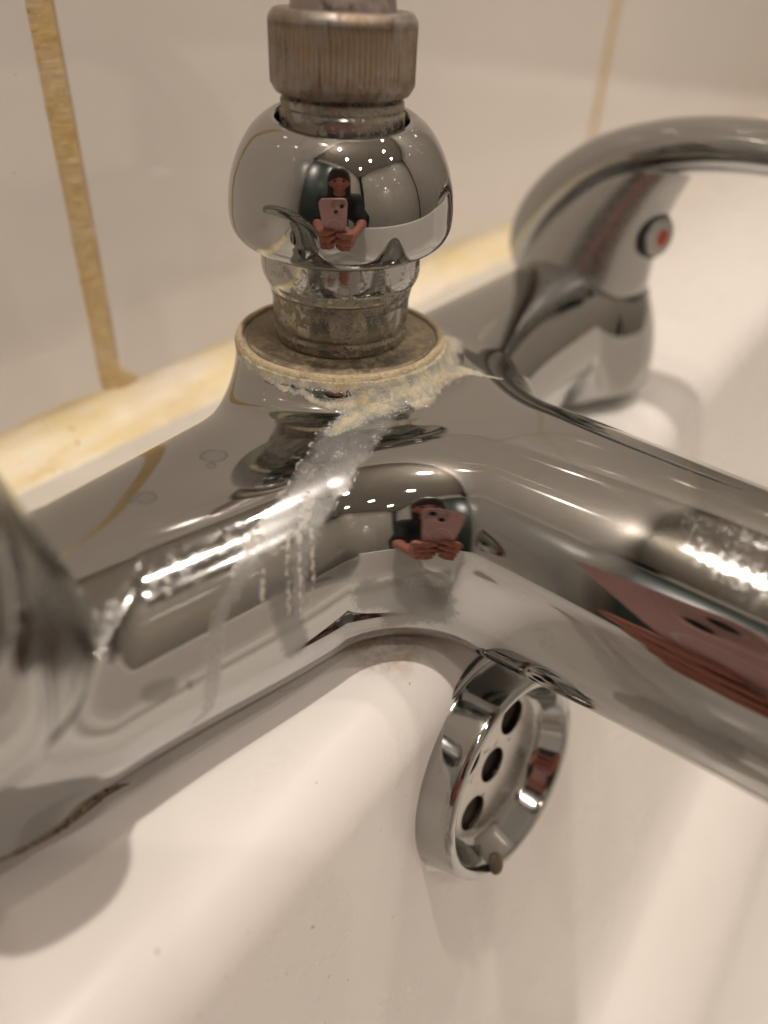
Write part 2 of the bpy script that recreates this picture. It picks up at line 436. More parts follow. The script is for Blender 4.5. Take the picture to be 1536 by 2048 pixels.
def np_mesh(name, P, Fc, nr=None):
    me = bpy.data.meshes.new(name); me.vertices.add(len(P)); me.vertices.foreach_set('co', (P*S).astype(np.float32).ravel())
    me.loops.add(Fc.size); me.loops.foreach_set('vertex_index', Fc.astype(np.int32).ravel())
    me.polygons.add(len(Fc)); me.polygons.foreach_set('loop_start', np.arange(0, Fc.size, Fc.shape[1], dtype=np.int32))
    me.update(calc_edges=True); me.validate()
    me.polygons.foreach_set('use_smooth', [True]*len(me.polygons))
    if nr is not None: me.normals_split_custom_set_from_vertices([tuple(n) for n in nr])
    return me

tap = tag(empty('bath_mixer_tap', (0, 0, 0)), 'chrome bath mixer tap crusted with limescale, screwed to the tub rim', 'tap')
Pb, Fb, Nb = surface_nets(body_f, (-128, -160, -2), (134, 36, 49), .6)

# ---- where the scale runs over the body: pick points on the surface once, keep them as stain strengths on the metal
front = ((Pb-CP)*Nb).sum(1) < 0
rel = Pb-CP; dz_ = rel@CF; UV = np.stack([768+FPX*(rel@CR)/dz_, 1024-FPX*(rel@CU)/dz_], 1)
fi = np.where(front & (dz_ > 30))[0]
def pick(u, v):
    d = (UV[fi, 0]-u)**2+(UV[fi, 1]-v)**2; near = fi[d < max(d.min()*2, 60)]
    return Pb[near[np.argmin(dz_[near])]]
def strand(pts, sub=6):
    """pts: (u,v,half width px) -> list of 3-D points with radius in mm"""
    q = spline(pts, len(pts)*sub); out = []
    for u, v, wd in q:
        p = pick(u, v); out.append((*p, wd*((p-CP)@CF)/FPX))
    return np.array(out)
def strength(strands):
    best = np.full(len(Pb), -9.0)
    for s in strands:
        lo, hi = s[:, :3].min(0)-9, s[:, :3].max(0)+9
        sel = np.where(((Pb > lo) & (Pb < hi)).all(1))[0]; Q = Pb[sel]; m = np.full(len(sel), -9.0)
        for a, b in zip(s[:-1], s[1:]):
            ab = b[:3]-a[:3]; t = np.clip(((Q-a[:3])@ab)/max(ab@ab, 1e-6), 0, 1)
            d = np.linalg.norm(Q-(a[:3]+t[:, None]*ab), axis=1); r = a[3]+t*(b[3]-a[3]); m = np.maximum(m, 1-d/np.maximum(r, .2))
        best[sel] = np.maximum(best[sel], m)
    return best
crust = [strand([(905, 672, 34), (900, 720, 45), (850, 765, 42), (780, 800, 34), (710, 830, 30), (665, 858, 20)]),
         strand([(520, 758, 5), (560, 775, 7), (620, 793, 9), (680, 808, 16), (760, 790, 28)]),
         strand([(960, 740, 12), (900, 740, 34), (840, 800, 26)]),
         strand([(1010, 752, 4), (950, 742, 12)])]
flow = [strand([(780, 790, 50), (690, 860, 52), (650, 920, 46), (610, 990, 42), (560, 1050, 36), (515, 1100, 26), (485, 1150, 20), (465, 1195, 20), (440, 1240, 18), (432, 1300, 22), (428, 1370, 22), (420, 1420, 14), (385, 1460, 6)]),
        strand([(760, 830, 36), (715, 900, 30), (670, 970, 26), (630, 1040, 24), (608, 1110, 22), (605, 1180, 16), (600, 1230, 10)])]
drip = [strand([(530, 1135, 7), (529, 1165, 9), (530, 1205, 7)]), strand([(583, 1060, 8), (581, 1130, 7), (582, 1230, 7)]),
        strand([(606, 1050, 11), (604, 1110, 8), (607, 1240, 7)]), strand([(628, 1060, 8), (631, 1150, 8), (630, 1220, 7)]),
        strand([(500, 1085, 18), (522, 1068, 14)]), strand([(617, 985, 18), (611, 1050, 15)]), strand([(470, 1150, 10), (478, 1130, 9)])]
film = [strand([(330, 1385, 30), (300, 1385, 20)]), strand([(380, 1372, 10), (384, 1374, 10)]), strand([(740, 1190, 40), (860, 1215, 55), (800, 1240, 40)]),
        strand([(1240, 1400, 22), (1330, 1440, 34), (1460, 1510, 30)]), strand([(560, 1190, 30), (600, 1290, 36)]),
        strand([(905, 1280, 9), (912, 1282, 9)])]
scr = [strand([(160, 1290, 90), (300, 1180, 80), (430, 1110, 70), (520, 1070, 50)]), strand([(1480, 1060, 90), (1530, 1180, 110), (1380, 1040, 60)])]
rings = [strand([(425, 905, 26), (430, 905, 26)]), strand([(290, 990, 24), (293, 990, 24)]), strand([(268, 995, 12), (269, 995, 12)]), strand([(420, 925, 12), (421, 925, 12)]),
         strand([(518, 967, 12), (519, 967, 12)])]
me = np_mesh('tap_body', Pb, Fb, Nb)
for nm, st in (('crust', crust), ('flow', flow), ('drip', drip), ('film', film), ('scratch', scr), ('ring', rings)):
    a = me.attributes.new(nm, 'FLOAT', 'POINT'); a.data.foreach_set('value', strength(st).astype(np.float32))
# how near to the outlet's rim
a = me.attributes.new('neck', 'FLOAT', 'POINT')
rr = np.hypot(Pb[:, 0], Pb[:, 1]); a.data.foreach_set('value', np.clip(1-np.hypot(np.maximum(rr-21.6, 0), np.maximum(45.4-Pb[:, 2], 0))/3.2, 0, 1).astype(np.float32))

def body_mat():
    m, nt, b = mat('chrome_with_limescale'); L = nt.links.new; v = pos(nt)
    def at(n): a = N(nt, 'ShaderNodeAttribute', attribute_name=n); return a.outputs['Fac']
    nA = nz(nt, v, .42, 8, .74, .5); nB = nz(nt, v, 3.4, 5, .78, .2); nC = nz(nt, v, .16, 4, .6)
    nF = mth(nt, 'ADD', mth(nt, 'MULTIPLY', nA, .55), mth(nt, 'MULTIPLY', nB, .45))
    c0 = mth(nt, 'SUBTRACT', nF, .5)
    # thick tan crust
    cX = mth(nt, 'ADD', mth(nt, 'MULTIPLY', nB, .8), mth(nt, 'MULTIPLY', nA, .4)); cS = mth(nt, 'MAXIMUM', at('crust'), 0)
    crm = mth(nt, 'MULTIPLY', ramp(nt, mth(nt, 'ADD', cX, mth(nt, 'MULTIPLY', cS, .36)), .68, .84), ramp(nt, at('crust'), .0, .03))
    nk = mth(nt, 'ADD', at('neck'), mth(nt, 'MULTIPLY', c0, 2.2)); crm = mth(nt, 'MAXIMUM', crm, ramp(nt, nk, .55, .8))
    # grey film with crusty edges where water ran
    fl = mth(nt, 'ADD', at('flow'), mth(nt, 'MULTIPLY', mth(nt, 'SUBTRACT', nC, .5), 1.1)); fl = mth(nt, 'ADD', fl, mth(nt, 'MULTIPLY', c0, .9))
    flm = mth(nt, 'MULTIPLY', ramp(nt, fl, -.02, .42), ramp(nt, mth(nt, 'ADD', mth(nt, 'MULTIPLY', nA, .6), mth(nt, 'MULTIPLY', nC, .4)), .36, .60, .5, 1))
    edge = mth(nt, 'MULTIPLY', flm, ramp(nt, fl, .13, .30, 1, 0))
    speck = ramp(nt, mth(nt, 'ADD', mth(nt, 'MULTIPLY', nB, .5), mth(nt, 'MULTIPLY', nA, .5)), .575, .62)
    edgem = mth(nt, 'MULTIPLY', ramp(nt, fl, .05, .09), mth(nt, 'MULTIPLY', ramp(nt, fl, .10, .16, 1, 0), ramp(nt, nA, .50, .58)))
    sp = mth(nt, 'MULTIPLY', ramp(nt, fl, .02, .2), speck)
    dr = mth(nt, 'ADD', at('drip'), mth(nt, 'MULTIPLY', c0, 2.4)); drm = mth(nt, 'MULTIPLY', ramp(nt, dr, .42, .60), ramp(nt, nz(nt, v, .9, 4, .6), .44, .52))
    white = mth(nt, 'MAXIMUM', mth(nt, 'MAXIMUM', mth(nt, 'MULTIPLY', edgem, .9), mth(nt, 'MULTIPLY', sp, .6)), mth(nt, 'MULTIPLY', drm, .7))
    fm = mth(nt, 'ADD', at('film'), mth(nt, 'MULTIPLY', c0, 2.4)); fmm = ramp(nt, fm, .0, .4)
    fedge = mth(nt, 'MULTIPLY', ramp(nt, fm, .1, .2), ramp(nt, fm, .25, .4, 1, 0))
    rg = mth(nt, 'ADD', at('ring'), mth(nt, 'MULTIPLY', mth(nt, 'SUBTRACT', nA, .5), .5)); rgm = mth(nt, 'MULTIPLY', ramp(nt, rg, .02, .10), ramp(nt, rg, .22, .34, 1, .35))
    dust = mth(nt, 'MULTIPLY', ramp(nt, nz(nt, v, .03, 5, .7), .45, .75), ramp(nt, nB, .45, .8))
    # micro scratches: crossing sets of fine arcs
    v1 = pos(nt, (4200, 420, 420), (0, .5, .75)); v2 = pos(nt, (450, 3800, 450), (.4, 0, .35)); v3 = pos(nt, (3200, 3200, 300), (.9, .3, 0))
    def hair(vec, sc): return ramp(nt, mth(nt, 'ABSOLUTE', mth(nt, 'SUBTRACT', nz(nt, vec, sc, 1, .5, .3), .5)), .006, .022, 1, 0)
    s = mth(nt, 'MAXIMUM', mth(nt, 'MAXIMUM', hair(v1, .35), hair(v2, .3)), hair(v3, .32))
    s = mth(nt, 'MULTIPLY', s, ramp(nt, nz(nt, v, .7, 3, .6), .42, .56))
    sm = ramp(nt, mth(nt, 'ADD', at('scratch'), mth(nt, 'MULTIPLY', mth(nt, 'SUBTRACT', nC, .5), .8)), .0, .75)
    sc = mth(nt, 'MULTIPLY', s, mth(nt, 'ADD', mth(nt, 'MULTIPLY', sm, .95), .04))
    col = mixc(nt, mth(nt, 'MULTIPLY', flm, .45), CHROME, (.31, .31, .30))
    col = mixc(nt, mth(nt, 'MULTIPLY', mth(nt, 'MAXIMUM', fmm, rgm), .75), col, (.23, .23, .22))
    col = mixc(nt, mth(nt, 'MULTIPLY', fedge, .4), col, (.25, .25, .24)); col = mixc(nt, mth(nt, 'MULTIPLY', sc, .22), col, (.72, .71, .68))
    col = mixc(nt, mth(nt, 'MULTIPLY', rgm, .55), col, (.16, .155, .15))
    col = mixc(nt, white, col, mixc(nt, nA, (.42, .39, .33), (.60, .57, .50)))
    tan = mixc(nt, ramp(nt, nB, .35, .65), (.34, .30, .20), (.60, .55, .42))
    tan = mixc(nt, ramp(nt, nA, .42, .56), (.30, .30, .25), tan); tan = mixc(nt, ramp(nt, nC, .56, .68), tan, (.42, .32, .16))
    col = mixc(nt, crm, col, tan); L(col, b.inputs['Base Color'])
    solid = mth(nt, 'MAXIMUM', crm, white)
    metal = mth(nt, 'SUBTRACT', 1, solid, clamp=True); metal = mth(nt, 'SUBTRACT', metal, mth(nt, 'MULTIPLY', flm, .40), clamp=True)
    metal = mth(nt, 'SUBTRACT', metal, mth(nt, 'MULTIPLY', mth(nt, 'MAXIMUM', fmm, rgm), .2), clamp=True); L(metal, b.inputs['Metallic'])
    r = mth(nt, 'ADD', .022, mth(nt, 'MULTIPLY', dust, .17)); r = mth(nt, 'ADD', r, mth(nt, 'MULTIPLY', sm, .035))
    r = mth(nt, 'ADD', r, mth(nt, 'MULTIPLY', flm, .24)); r = mth(nt, 'ADD', r, mth(nt, 'MULTIPLY', sc, .16)); r = mth(nt, 'ADD', r, mth(nt, 'MULTIPLY', mth(nt, 'MAXIMUM', fmm, rgm), .14))
    r = mth(nt, 'ADD', r, mth(nt, 'MULTIPLY', solid, .7), clamp=True); L(r, b.inputs['Roughness'])
    hgt = mth(nt, 'ADD', mth(nt, 'MULTIPLY', crm, mth(nt, 'ADD', .5, nB)), mth(nt, 'MULTIPLY', drm, .12))
    L(bump(nt, hgt, .75, .00011), b.inputs['Normal'])
    return m
body = link('tap_body', me, body_mat(), tap, smooth=False)

# ---- outlet: tan scaled ring and washer on top of the neck
M_ring = scaled_mat('scaled_brass_ring', (.34, .29, .20), (.56, .46, .29), .95, .45, .6, .22)
M_wash = scaled_mat('scaled_washer', (.20, .17, .13), (.42, .34, .22), .60, .42, .5, .14)
M_thr = scaled_mat('scaled_thread', (.30, .29, .26), (.50, .44, .29), .42, .22, .95, .30)
lathe('outlet_ring', rnd([(19.75, 44.0), (19.75, 46.3), (20.3, 46.55), (21.0, 46.35), (21.45, 45.6), (21.5, 44.6), (21.3, 43.6), (20.9, 43.0)], .25), M_ring, tap, 160,
      rfun=lambda r, z, a: r+.22*noise.noise(Vector((math.cos(a)*6, math.sin(a)*6, z*.4)))*(z < 46.5))
lathe('washer', rnd([(9, 46.02), (13.6, 46.05), (16, 46.1), (18.7, 46.15), (19.2, 45.9), (19.25, 44)], .25), M_wash, tap, 128)

# ------------------------------------------------------------------ lever handles on the valves
def ell_sweep(name, path, mat_, parent, seg=36, xoff=0):
    """path rows: y, z, half width (x), half thickness, exponent ; section normal to the path in the y-z plane"""
    n = len(path); vs, fs = [], []
    for i in range(n):
        y, z, wx, th, ex = path[i]
        y0, z0 = path[max(i-1, 0)][:2]; y1, z1 = path[min(i+1, n-1)][:2]
        t = np.array([y1-y0, z1-z0]); t /= np.linalg.norm(t)+1e-9; nn = np.array([-t[1], t[0]])
        for k in range(seg):
            a = 2*math.pi*k/seg; c, s_ = math.cos(a), math.sin(a)
            cx_ = math.copysign(abs(c)**ex, c)*wx; cn = math.copysign(abs(s_)**ex, s_)*th
            vs.append((xoff+cx_, y+nn[0]*cn, z+nn[1]*cn))
    for i in range(n-1):
        for k in range(seg): fs.append((i*seg+k, i*seg+(k+1) % seg, (i+1)*seg+(k+1) % seg, (i+1)*seg+k))
    fs.append(tuple(range(seg))[::-1]); fs.append(tuple((n-1)*seg+k for k in range(seg)))
    me = mesh_of(name, vs, fs); bm = bmesh.new(); bm.from_mesh(me); bmesh.ops.recalc_face_normals(bm, faces=bm.faces); bm.to_mesh(me); bm.free()
    return link(name, me, mat_, parent)
M_cap = chrome_mat('chrome_worn', .24, .5)
M_gasket_gap = plain('gasket_and_gap_dark', (.02, .02, .02), .5)  # for the button gasket and for the painted gap shade under the cap
M_red = plain('red_enamel', (.45, .04, .025), .3, 0, .03, .05)
M_blue = plain('blue_enamel', (.03, .08, .35), .3, 0, .03, .05)
M_button = plain('index_plastic', (.45, .44, .42), .35, .3, .03, .05)
M_chr_lime = scaled_mat('chrome_scaled_edge', CHROME, (.62, .58, .42), .02, .05, 1, .5)
def handle(xv, yv, rz, dotmat, label=None):
    """local frame: origin on the valve axis at deck height, lever towards -y"""
    root = bpy.data.objects.new('lever_handle', None); COL.objects.link(root); root.parent = tap
    root.location = (xv*S, yv*S, 0); root.rotation_euler = (0, 0, rz)
    # cap: leaning cone that merges under the lever
    vs, fs = [], []; seg = 72
    prof = [(32.6, 17.6, 0), (33.0, 18.6, 0), (34.2, 19.1, 0), (37, 19.1, -.1), (42, 18.4, -.7), (48, 17.2, -2.2), (54, 15.8, -4.6), (60, 14.2, -7.8), (66, 12.6, -11.6), (70, 11.0, -14.5)]
    pr = spline(prof, 34)
    for z, r, yo in pr:
        for k in range(seg):
            a = 2*math.pi*k/seg
            vs.append((r*math.cos(a)*(1-.004*max(0, z-40)), yo+r*math.sin(a), z))
    n = len(pr)
    for i in range(n-1):
        for k in range(seg): fs.append((i*seg+k, i*seg+(k+1) % seg, (i+1)*seg+(k+1) % seg, (i+1)*seg+k))
    fs.append(tuple(range(seg))[::-1]); fs.append(tuple((n-1)*seg+k for k in range(seg)))
    cap = link('handle_cap', mesh_of('handle_cap', vs, fs), M_cap, root); sharp(cap, 50)
    lathe('gap_shade_ring', [(0, 33.4), (18.0, 33.4), (18.3, 32.8), (18.0, 31.0), (0, 31.0)], M_gasket_gap, root, 64)  # black ring stands in for the shade in the gap under the cap
    # lever: hood at the wall side, arching over the cap and out over the bath
    L_ = [(16.8, 32.6, 4.5, 2.6, .9), (16.8, 35.0, 8.0, 5.4, .9), (16.4, 41, 10.0, 7.6, .85), (13.8, 49, 11.2, 8.6, .85), (7.6, 58.0, 11.8, 8.4, .85), (-1.5, 65.6, 12.1, 7.8, .85),
          (-13, 70.6, 12.3, 7.2, .85), (-25, 73.4, 12.3, 6.7, .85), (-38, 74.6, 12.2, 6.1, .85), (-50, 74.2, 12.0, 5.3, .85), (-59, 72.6, 11.0, 4.4, .85), (-64, 71.2, 8.4, 3.4, .85), (-66.2, 70.5, 4.5, 1.8, .9)]
    ell_sweep('lever', spline(L_, 90), M_chrome, root, 44)
    # index button on the leaning face of the cap
    nrm = Vector((-.34, -.93, .06)).normalized(); 
    c = Vector((-4.0, -20.4, 50.5))
    q = Vector((0, 0, 1)).rotation_difference(nrm).to_matrix().to_4x4(); mt = Matrix.Translation(c) @ q
    bt = lathe('index_button', rnd([(0, 1.9), (4.4, 1.8), (5.2, 1.2), (5.2, -3)], .6), M_button, root, 48, mtx=mt)
    lathe('button_gasket', rnd([(5.0, .3), (5.9, .2), (5.9, -3)], .2), M_gasket_gap, bt, 48, mtx=mt)
    lathe('index_dot', rnd([(0, 2.15), (2.1, 2.1), (2.4, 1.6)], .2), dotmat, bt, 32, mtx=mt)
    if label: root['label'] = label
    return root
handle(XR, VY, 0, M_red); handle(XL, VYL, math.radians(165), M_blue)

# ------------------------------------------------------------------ shower connection standing on the outlet
con = tag(empty('shower_hose_connector', (0, 0, 46.2)), 'chrome ball shaped hose connector with knurled nut standing on the mixer outlet', 'hose connector')
TILT = Matrix.Translation(Vector((0, 0, -46.2)))
lean = Matrix.Rotation(math.radians(.0), 4, 'Y')
lathe('threaded_socket', rnd([(12.6, 46.0), (13.1, 46.6), (13.35, 48.2), (13.0, 49.0), (13.35, 49.6), (13.5, 54.5), (13.9, 56.2), (13.0, 57)], .35), M_thr, con, 128, mtx=TILT,
      rfun=lambda r, z, a: r+.10*noise.noise(Vector((math.cos(a)*7, math.sin(a)*7, z*.8))))
M_col = scaled_mat('chrome_flecked', CHROME, (.62, .60, .56), .30, .04, 1, .30)
lathe('lower_collar', rnd([(12.5, 56.3), (13.9, 56.2), (14.3, 57.4), (15.1, 58.9), (15.35, 60.4), (15.35, 67.0), (12, 68)], .8, 5), M_col, con, 160, mtx=TILT)
M_bulb = chrome_mat('chrome_bulb', .018, .06, scratch=False)
bulb = spline([(13.6, 70.0), (14.2, 67.8), (16.4, 67.1), (18.8, 67.0), (20.1, 67.5), (20.7, 68.7), (20.85, 70.2), (20.75, 72.2), (20.3, 75.2), (19.4, 78.2), (17.9, 81.3), (15.8, 84.2), (13.5, 86.0), (12.2, 86.4), (11.5, 85.7), (11.4, 83), (11.4, 78)], 120)
DIRC = Vector((CP[0], CP[1], 0)).normalized(); AXT = Vector((0, 0, 1)).cross(DIRC)
BT = TILT @ Matrix.Translation(Vector((0, 0, 76))) @ Matrix.Rotation(math.radians(7), 4, AXT) @ Matrix.Translation(Vector((0, 0, -76)))
lathe('ball_cover', [tuple(q) for q in bulb], M_bulb, con, 200, mtx=BT)
def coll(r, z, a): return r+.06*noise.noise(Vector((math.cos(a)*9, math.sin(a)*9, z)))
M_thr2 = scaled_mat('scaled_collar', (.33, .32, .30), (.48, .41, .27), .45, .22, .95, .28)
lathe('upper_collar', rnd([(10.9, 80), (10.9, 86.6), (10.5, 87.1), (10.7, 87.5), (10.7, 88.6), (9.9, 89.2), (9.9, 91)], .25), M_thr2, con, 128, mtx=TILT, rfun=coll)
# crumbly scale packed round the collar
def crumb_ring(name, r, z, parent, m, a0, a1, th=.5, n=240):
    vs, fs = [], []; k_ = 7
    for i in range(n+1):
        a = a0+(a1-a0)*i/n; e = min(1, i/12, (n-i)/12)
        t_ = th*e*(.55+.9*max(0, noise.noise(Vector((a*5, 1, 2)))+.3))
        for k in range(k_):
            b_ = math.pi*k/(k_-1)
            jj = 1+.5*noise.noise(Vector((a*30, k*1.3, 4)))
            vs.append(((r+t_*1.5*math.cos(b_)*jj)*math.cos(a), (r+t_*1.5*math.cos(b_)*jj)*math.sin(a), z+t_*math.sin(b_)*jj))
    for i in range(n):
        for k in range(k_-1): fs.append((i*k_+k, (i+1)*k_+k, (i+1)*k_+k+1, i*k_+k+1))
    return link(name, mesh_of(name, vs, fs), m, parent)
M_crumb = scaled_mat('crumbly_scale', (.42, .36, .24), (.66, .58, .42), .5, .8, 0, .8)
crumb_ring('limescale_crust', 11.4, 83.4-46.2, con, M_crumb, math.radians(150), math.radians(285), .55)
# knurled nut: fine ribs cut as geometry
def knurl(r, z, a):
    if 91.2 < z < 99.6 and r > 12.0: return r-.42*(1-abs(math.cos(a*42)))**.9
    return r
M_nut = None
def nut_mat():
    m, nt, b = mat('tarnished_nut'); L = nt.links.new; v = pos(nt); vs_ = pos(nt, (900, 900, 120))
    n1 = nz(nt, v, .16, 6, .7, .5); n2 = nz(nt, vs_, .8, 4, .7); n3 = nz(nt, v, 1.2, 5, .7)
    g = N(nt, 'ShaderNodeNewGeometry'); 
    tc = N(nt, 'ShaderNodeTexCoord'); sp = N(nt, 'ShaderNodeSeparateXYZ'); L(tc.outputs['Object'], sp.inputs[0])
    rad = mth(nt, 'SQRT', mth(nt, 'ADD', mth(nt, 'POWER', sp.outputs[0], 2), mth(nt, 'POWER', sp.outputs[1], 2)))
    groove = mth(nt, 'MULTIPLY', ramp(nt, rad, .01200, .01226, 1, 0), mth(nt, 'MULTIPLY', ramp(nt, sp.outputs[2], .0450, .0458), ramp(nt, sp.outputs[2], .0525, .0533, 1, 0)))
    base = mixc(nt, ramp(nt, n1, .38, .60), (.36, .34, .32), (.22, .165, .11))
    base = mixc(nt, ramp(nt, n2, .50, .64), base, (.13, .085, .065))
    c = mixc(nt, mth(nt, 'MULTIPLY', groove, ramp(nt, n1, .30, .5)), base, (.55, .46, .31))
    c = mixc(nt, ramp(nt, n3, .60, .72), c, (.50, .45, .37)); L(c, b.inputs['Base Color'])
    L(ramp(nt, n2, .3, .7, .85, .35), b.inputs['Metallic']); L(ramp(nt, n3, .3, .7, .30, .55), b.inputs['Roughness'])
    L(bump(nt, n3, .4, .0002), b.inputs['Normal'])
    return m
lathe('knurled_nut', rnd([(9.6, 89.3), (11.4, 89.5), (12.25, 90.9), (12.3, 91.0), (12.3, 95), (12.3, 99.8), (12.1, 100.4), (11.4, 101.3), (10.6, 101.5), (8.9, 100.6), (8.6, 99.5)], .3), nut_mat(), con, 720, mtx=TILT,
      rfun=lambda r, z, a: knurl(r, z, a))
# ribs need vertical resolution: add rows (lathe profile is straight between 91 and 99.8)
M_hose = scaled_mat('hose_ferrule', (.36, .31, .29), (.40, .33, .27), .4, .35, .9, .4)
lathe('hose_ferrule', rnd([(8.7, 96), (8.75, 101.2), (8.5, 103.2), (7.9, 104.5), (7.9, 125), (7.0, 130)], .5), M_hose, con, 96, mtx=TILT)

# ------------------------------------------------------------------ overflow on the bath wall
sl = math.radians(9.5)
OVP = CP+172*(CF+(955-768)/FPX*CR-(1513-1024)/FPX*CU)     # seen position, then dropped onto the bath wall
def wall_y(z): return TY1-RIMR*math.sin(math.radians(81))-(-z-RIMR*(1-math.cos(math.radians(81))))*math.tan(math.radians(9))
d_ = CF+(955-768)/FPX*CR-(1513-1024)/FPX*CU
lo_, hi_ = 100., 260.
for _ in range(60):
    t_ = (lo_+hi_)/2; p_ = CP+t_*d_
    if p_[1] > wall_y(p_[2])+0: hi_ = t_
    else: lo_ = t_
OV = Vector(p_); print('overflow at', OV, 'depth', t_)
onrm = Vector((-.105, -.966, .205)).normalized()
OR = t_/FPX*238
ov = bpy.data.objects.new('overflow_drain', None); COL.objects.link(ov); ov.empty_display_size = .01
ov.matrix_world = Matrix.Translation(OV*S) @ Vector((0, 0, 1)).rotation_difference(onrm).to_matrix().to_4x4()
tag(ov, 'round chrome overflow outlet with drain holes on the inner wall of the bath', 'overflow drain')
k_ = OR/27.0
def sc_(pr): return [(r*k_, z*k_) for r, z in pr]
M_ov = chrome_mat('chrome_overflow', .07, .35)
lathe('overflow_flange', rnd(sc_([(24, -5), (26.6, -5), (27.2, .2), (26.9, 1.4), (25.9, 1.8), (25.3, 1.6), (24.9, 2.4), (23.9, 8.4), (23.5, 10.0), (22.4, 10.8), (21.1, 10.4), (20.3, 9.2), (18.4, 5.2), (17.4, 4.2), (16.8, 3.9)]), .7), M_ov, ov, 160)
# grate with real holes
M_grate = scaled_mat('grate_metal', (.50, .48, .45), (.45, .38, .26), .15, .22, 1, .3)
def grate():
    mi = ov.matrix_world.to_3x3().inverted(); dm = mi @ Vector(.52*CR+.854*CU); a_maj = math.atan2(dm.y, dm.x)
    dl = mi @ Vector(-CR); side = 1 if math.sin(math.atan2(dl.y, dl.x)-a_maj) > 0 else -1
    bm = bmesh.new(); R_ = 17.2*k_; th = .9*k_; hr = 4.2*k_; hc = 11.3*k_
    n = 6; seg = 24
    outer = []; holes = []
    def ring_pts(cx, cy, r, m_): return [(cx+r*math.cos(2*math.pi*i/m_), cy+r*math.sin(2*math.pi*i/m_)) for i in range(m_)]
    for zt in (4.1*k_, 4.1*k_-th):
        es = []
        def loop(pts):
            vv = [bm.verts.new((x*S, y*S, zt*S)) for x, y in pts]; ee = [bm.edges.new((vv[i], vv[(i+1) % len(vv)])) for i in range(len(vv))]; return vv, ee
        allv = []
        v_, e_ = loop(ring_pts(0, 0, R_, 96)); es += e_; allv.append(v_)
        v_, e_ = loop(ring_pts(0, 0, hr, seg)); es += e_; allv.append(v_)
        for a in (a_maj, a_maj+math.pi, a_maj+math.pi*.5*side, a_maj+math.pi*.5*side):
            if len(allv) > 4: break
            v_, e_ = loop(ring_pts(hc*math.cos(a), hc*math.sin(a), hr, seg)); es += e_; allv.append(v_)
        
        bmesh.ops.triangle_fill(bm, use_beauty=True, edges=es); outer.append(allv)
    for la, lb in zip(*outer):
        for i in range(len(la)): bm.faces.new((la[i], la[(i+1) % len(la)], lb[(i+1) % len(la)], lb[i]))
    bmesh.ops.recalc_face_normals(bm, faces=bm.faces)
    me = bpy.data.meshes.new('grate'); bm.to_mesh(me); bm.free(); return link('grate', me, M_grate, ov, smooth=False)
g_ = grate()
lathe('drain_shade_dish', sc_([(17.3, 3.4), (17.1, 2.8), (16.6, 2.5), (0, 2.4)]), plain('drain_shade_black', (.018, .008, .004), .7, 0, .3, .6), ov, 48)  # near-black dish paints the shade behind the holes; the bath is not cut
# stub of the old plug chain fixing under the rim
t2 = CP+t_*.97*(CF+(990-768)/FPX*CR-(1727-1024)/FPX*CU)
lc = ov.matrix_world.inverted() @ Vector(t2*S)
st_ = ell_sweep('chain_stub', spline([(-3.0, 0, .7, .5, 1), (-1.6, .3, 1.5, 1.1, 1), (0, .2, 1.8, 1.3, 1), (1.9, 0, 1.5, 1.1, 1), (3.0, -.3, .6, .5, 1)], 20), plain('corroded_bronze', (.085, .06, .04), .6, .2, .5, .5), ov, 20)
st_.location = lc + Vector((0, 0, 0)); st_.rotation_euler = (0, 0, 0)

# ------------------------------------------------------------------ crusty old mastic under the left foot
def mastic():
    m, nt, b = mat('mouldy_mastic'); L = nt.links.new; v = pos(nt)
    n = nz(nt, v, .9, 6, .75); n1 = nz(nt, v, .35, 5, .7)
    c = mixc(nt, ramp(nt, n, .38, .58), (.10, .07, .045), (.42, .35, .25)); c = mixc(nt, ramp(nt, n1, .55, .7), c, (.03, .022, .016))
    L(c, b.inputs['Base Color']); b.inputs['Roughness'].default_value = .8; L(bump(nt, n, 1, .0006), b.inputs['Normal'])
    uv = [(-60, 1752), (0, 1722), (40, 1706), (90, 1680), (139, 1650), (180, 1618), (220, 1588), (260, 1566)]
    pts = []
    for u, v_ in uv:
        d = CF+(u-768)/FPX*CR-(v_-1024)/FPX*CU; t = -CP[2]/d[2]; pts.append((CP+t*d)[:2])
    q = spline(pts, 200); vs, fs = [], []; K = 9
    for i, (x, y) in enumerate(q):
        tan = q[min(i+1, 199)]-q[max(i-1, 0)]; tan /= np.linalg.norm(tan); nn = np.array([-tan[1], tan[0]])
        if nn[1] < 0: nn = -nn
        e = min(1, (199-i)/120.)
        wd = (5.0*e+.3)*(1+.35*noise.noise(Vector((x*.5, 0, 3)))); hh = (2.8*e+.15)*(1+.6*noise.noise(Vector((x*.8, 5, 3))))
        for k in range(K):
            t = k/(K-1); off = -.2+wd*t; h = hh*math.sin(math.pi*min(1, t*1.0))**.6
            j1 = .35*noise.noise(Vector((x*1.7, t*4, 6)))*e
            vs.append((x+nn[0]*(off+j1), y+nn[1]*(off+j1), -.1+max(0, h+.5*j1)))
    for i in range(len(q)-1):
        for k in range(K-1): fs.append((i*K+k, (i+1)*K+k, (i+1)*K+k+1, i*K+k+1))
    return tag(link('mastic_bead', mesh_of('mastic_bead', vs, fs), m), 'crumbling dark mastic bead under the left foot of the mixer tap', 'sealant')
mastic()

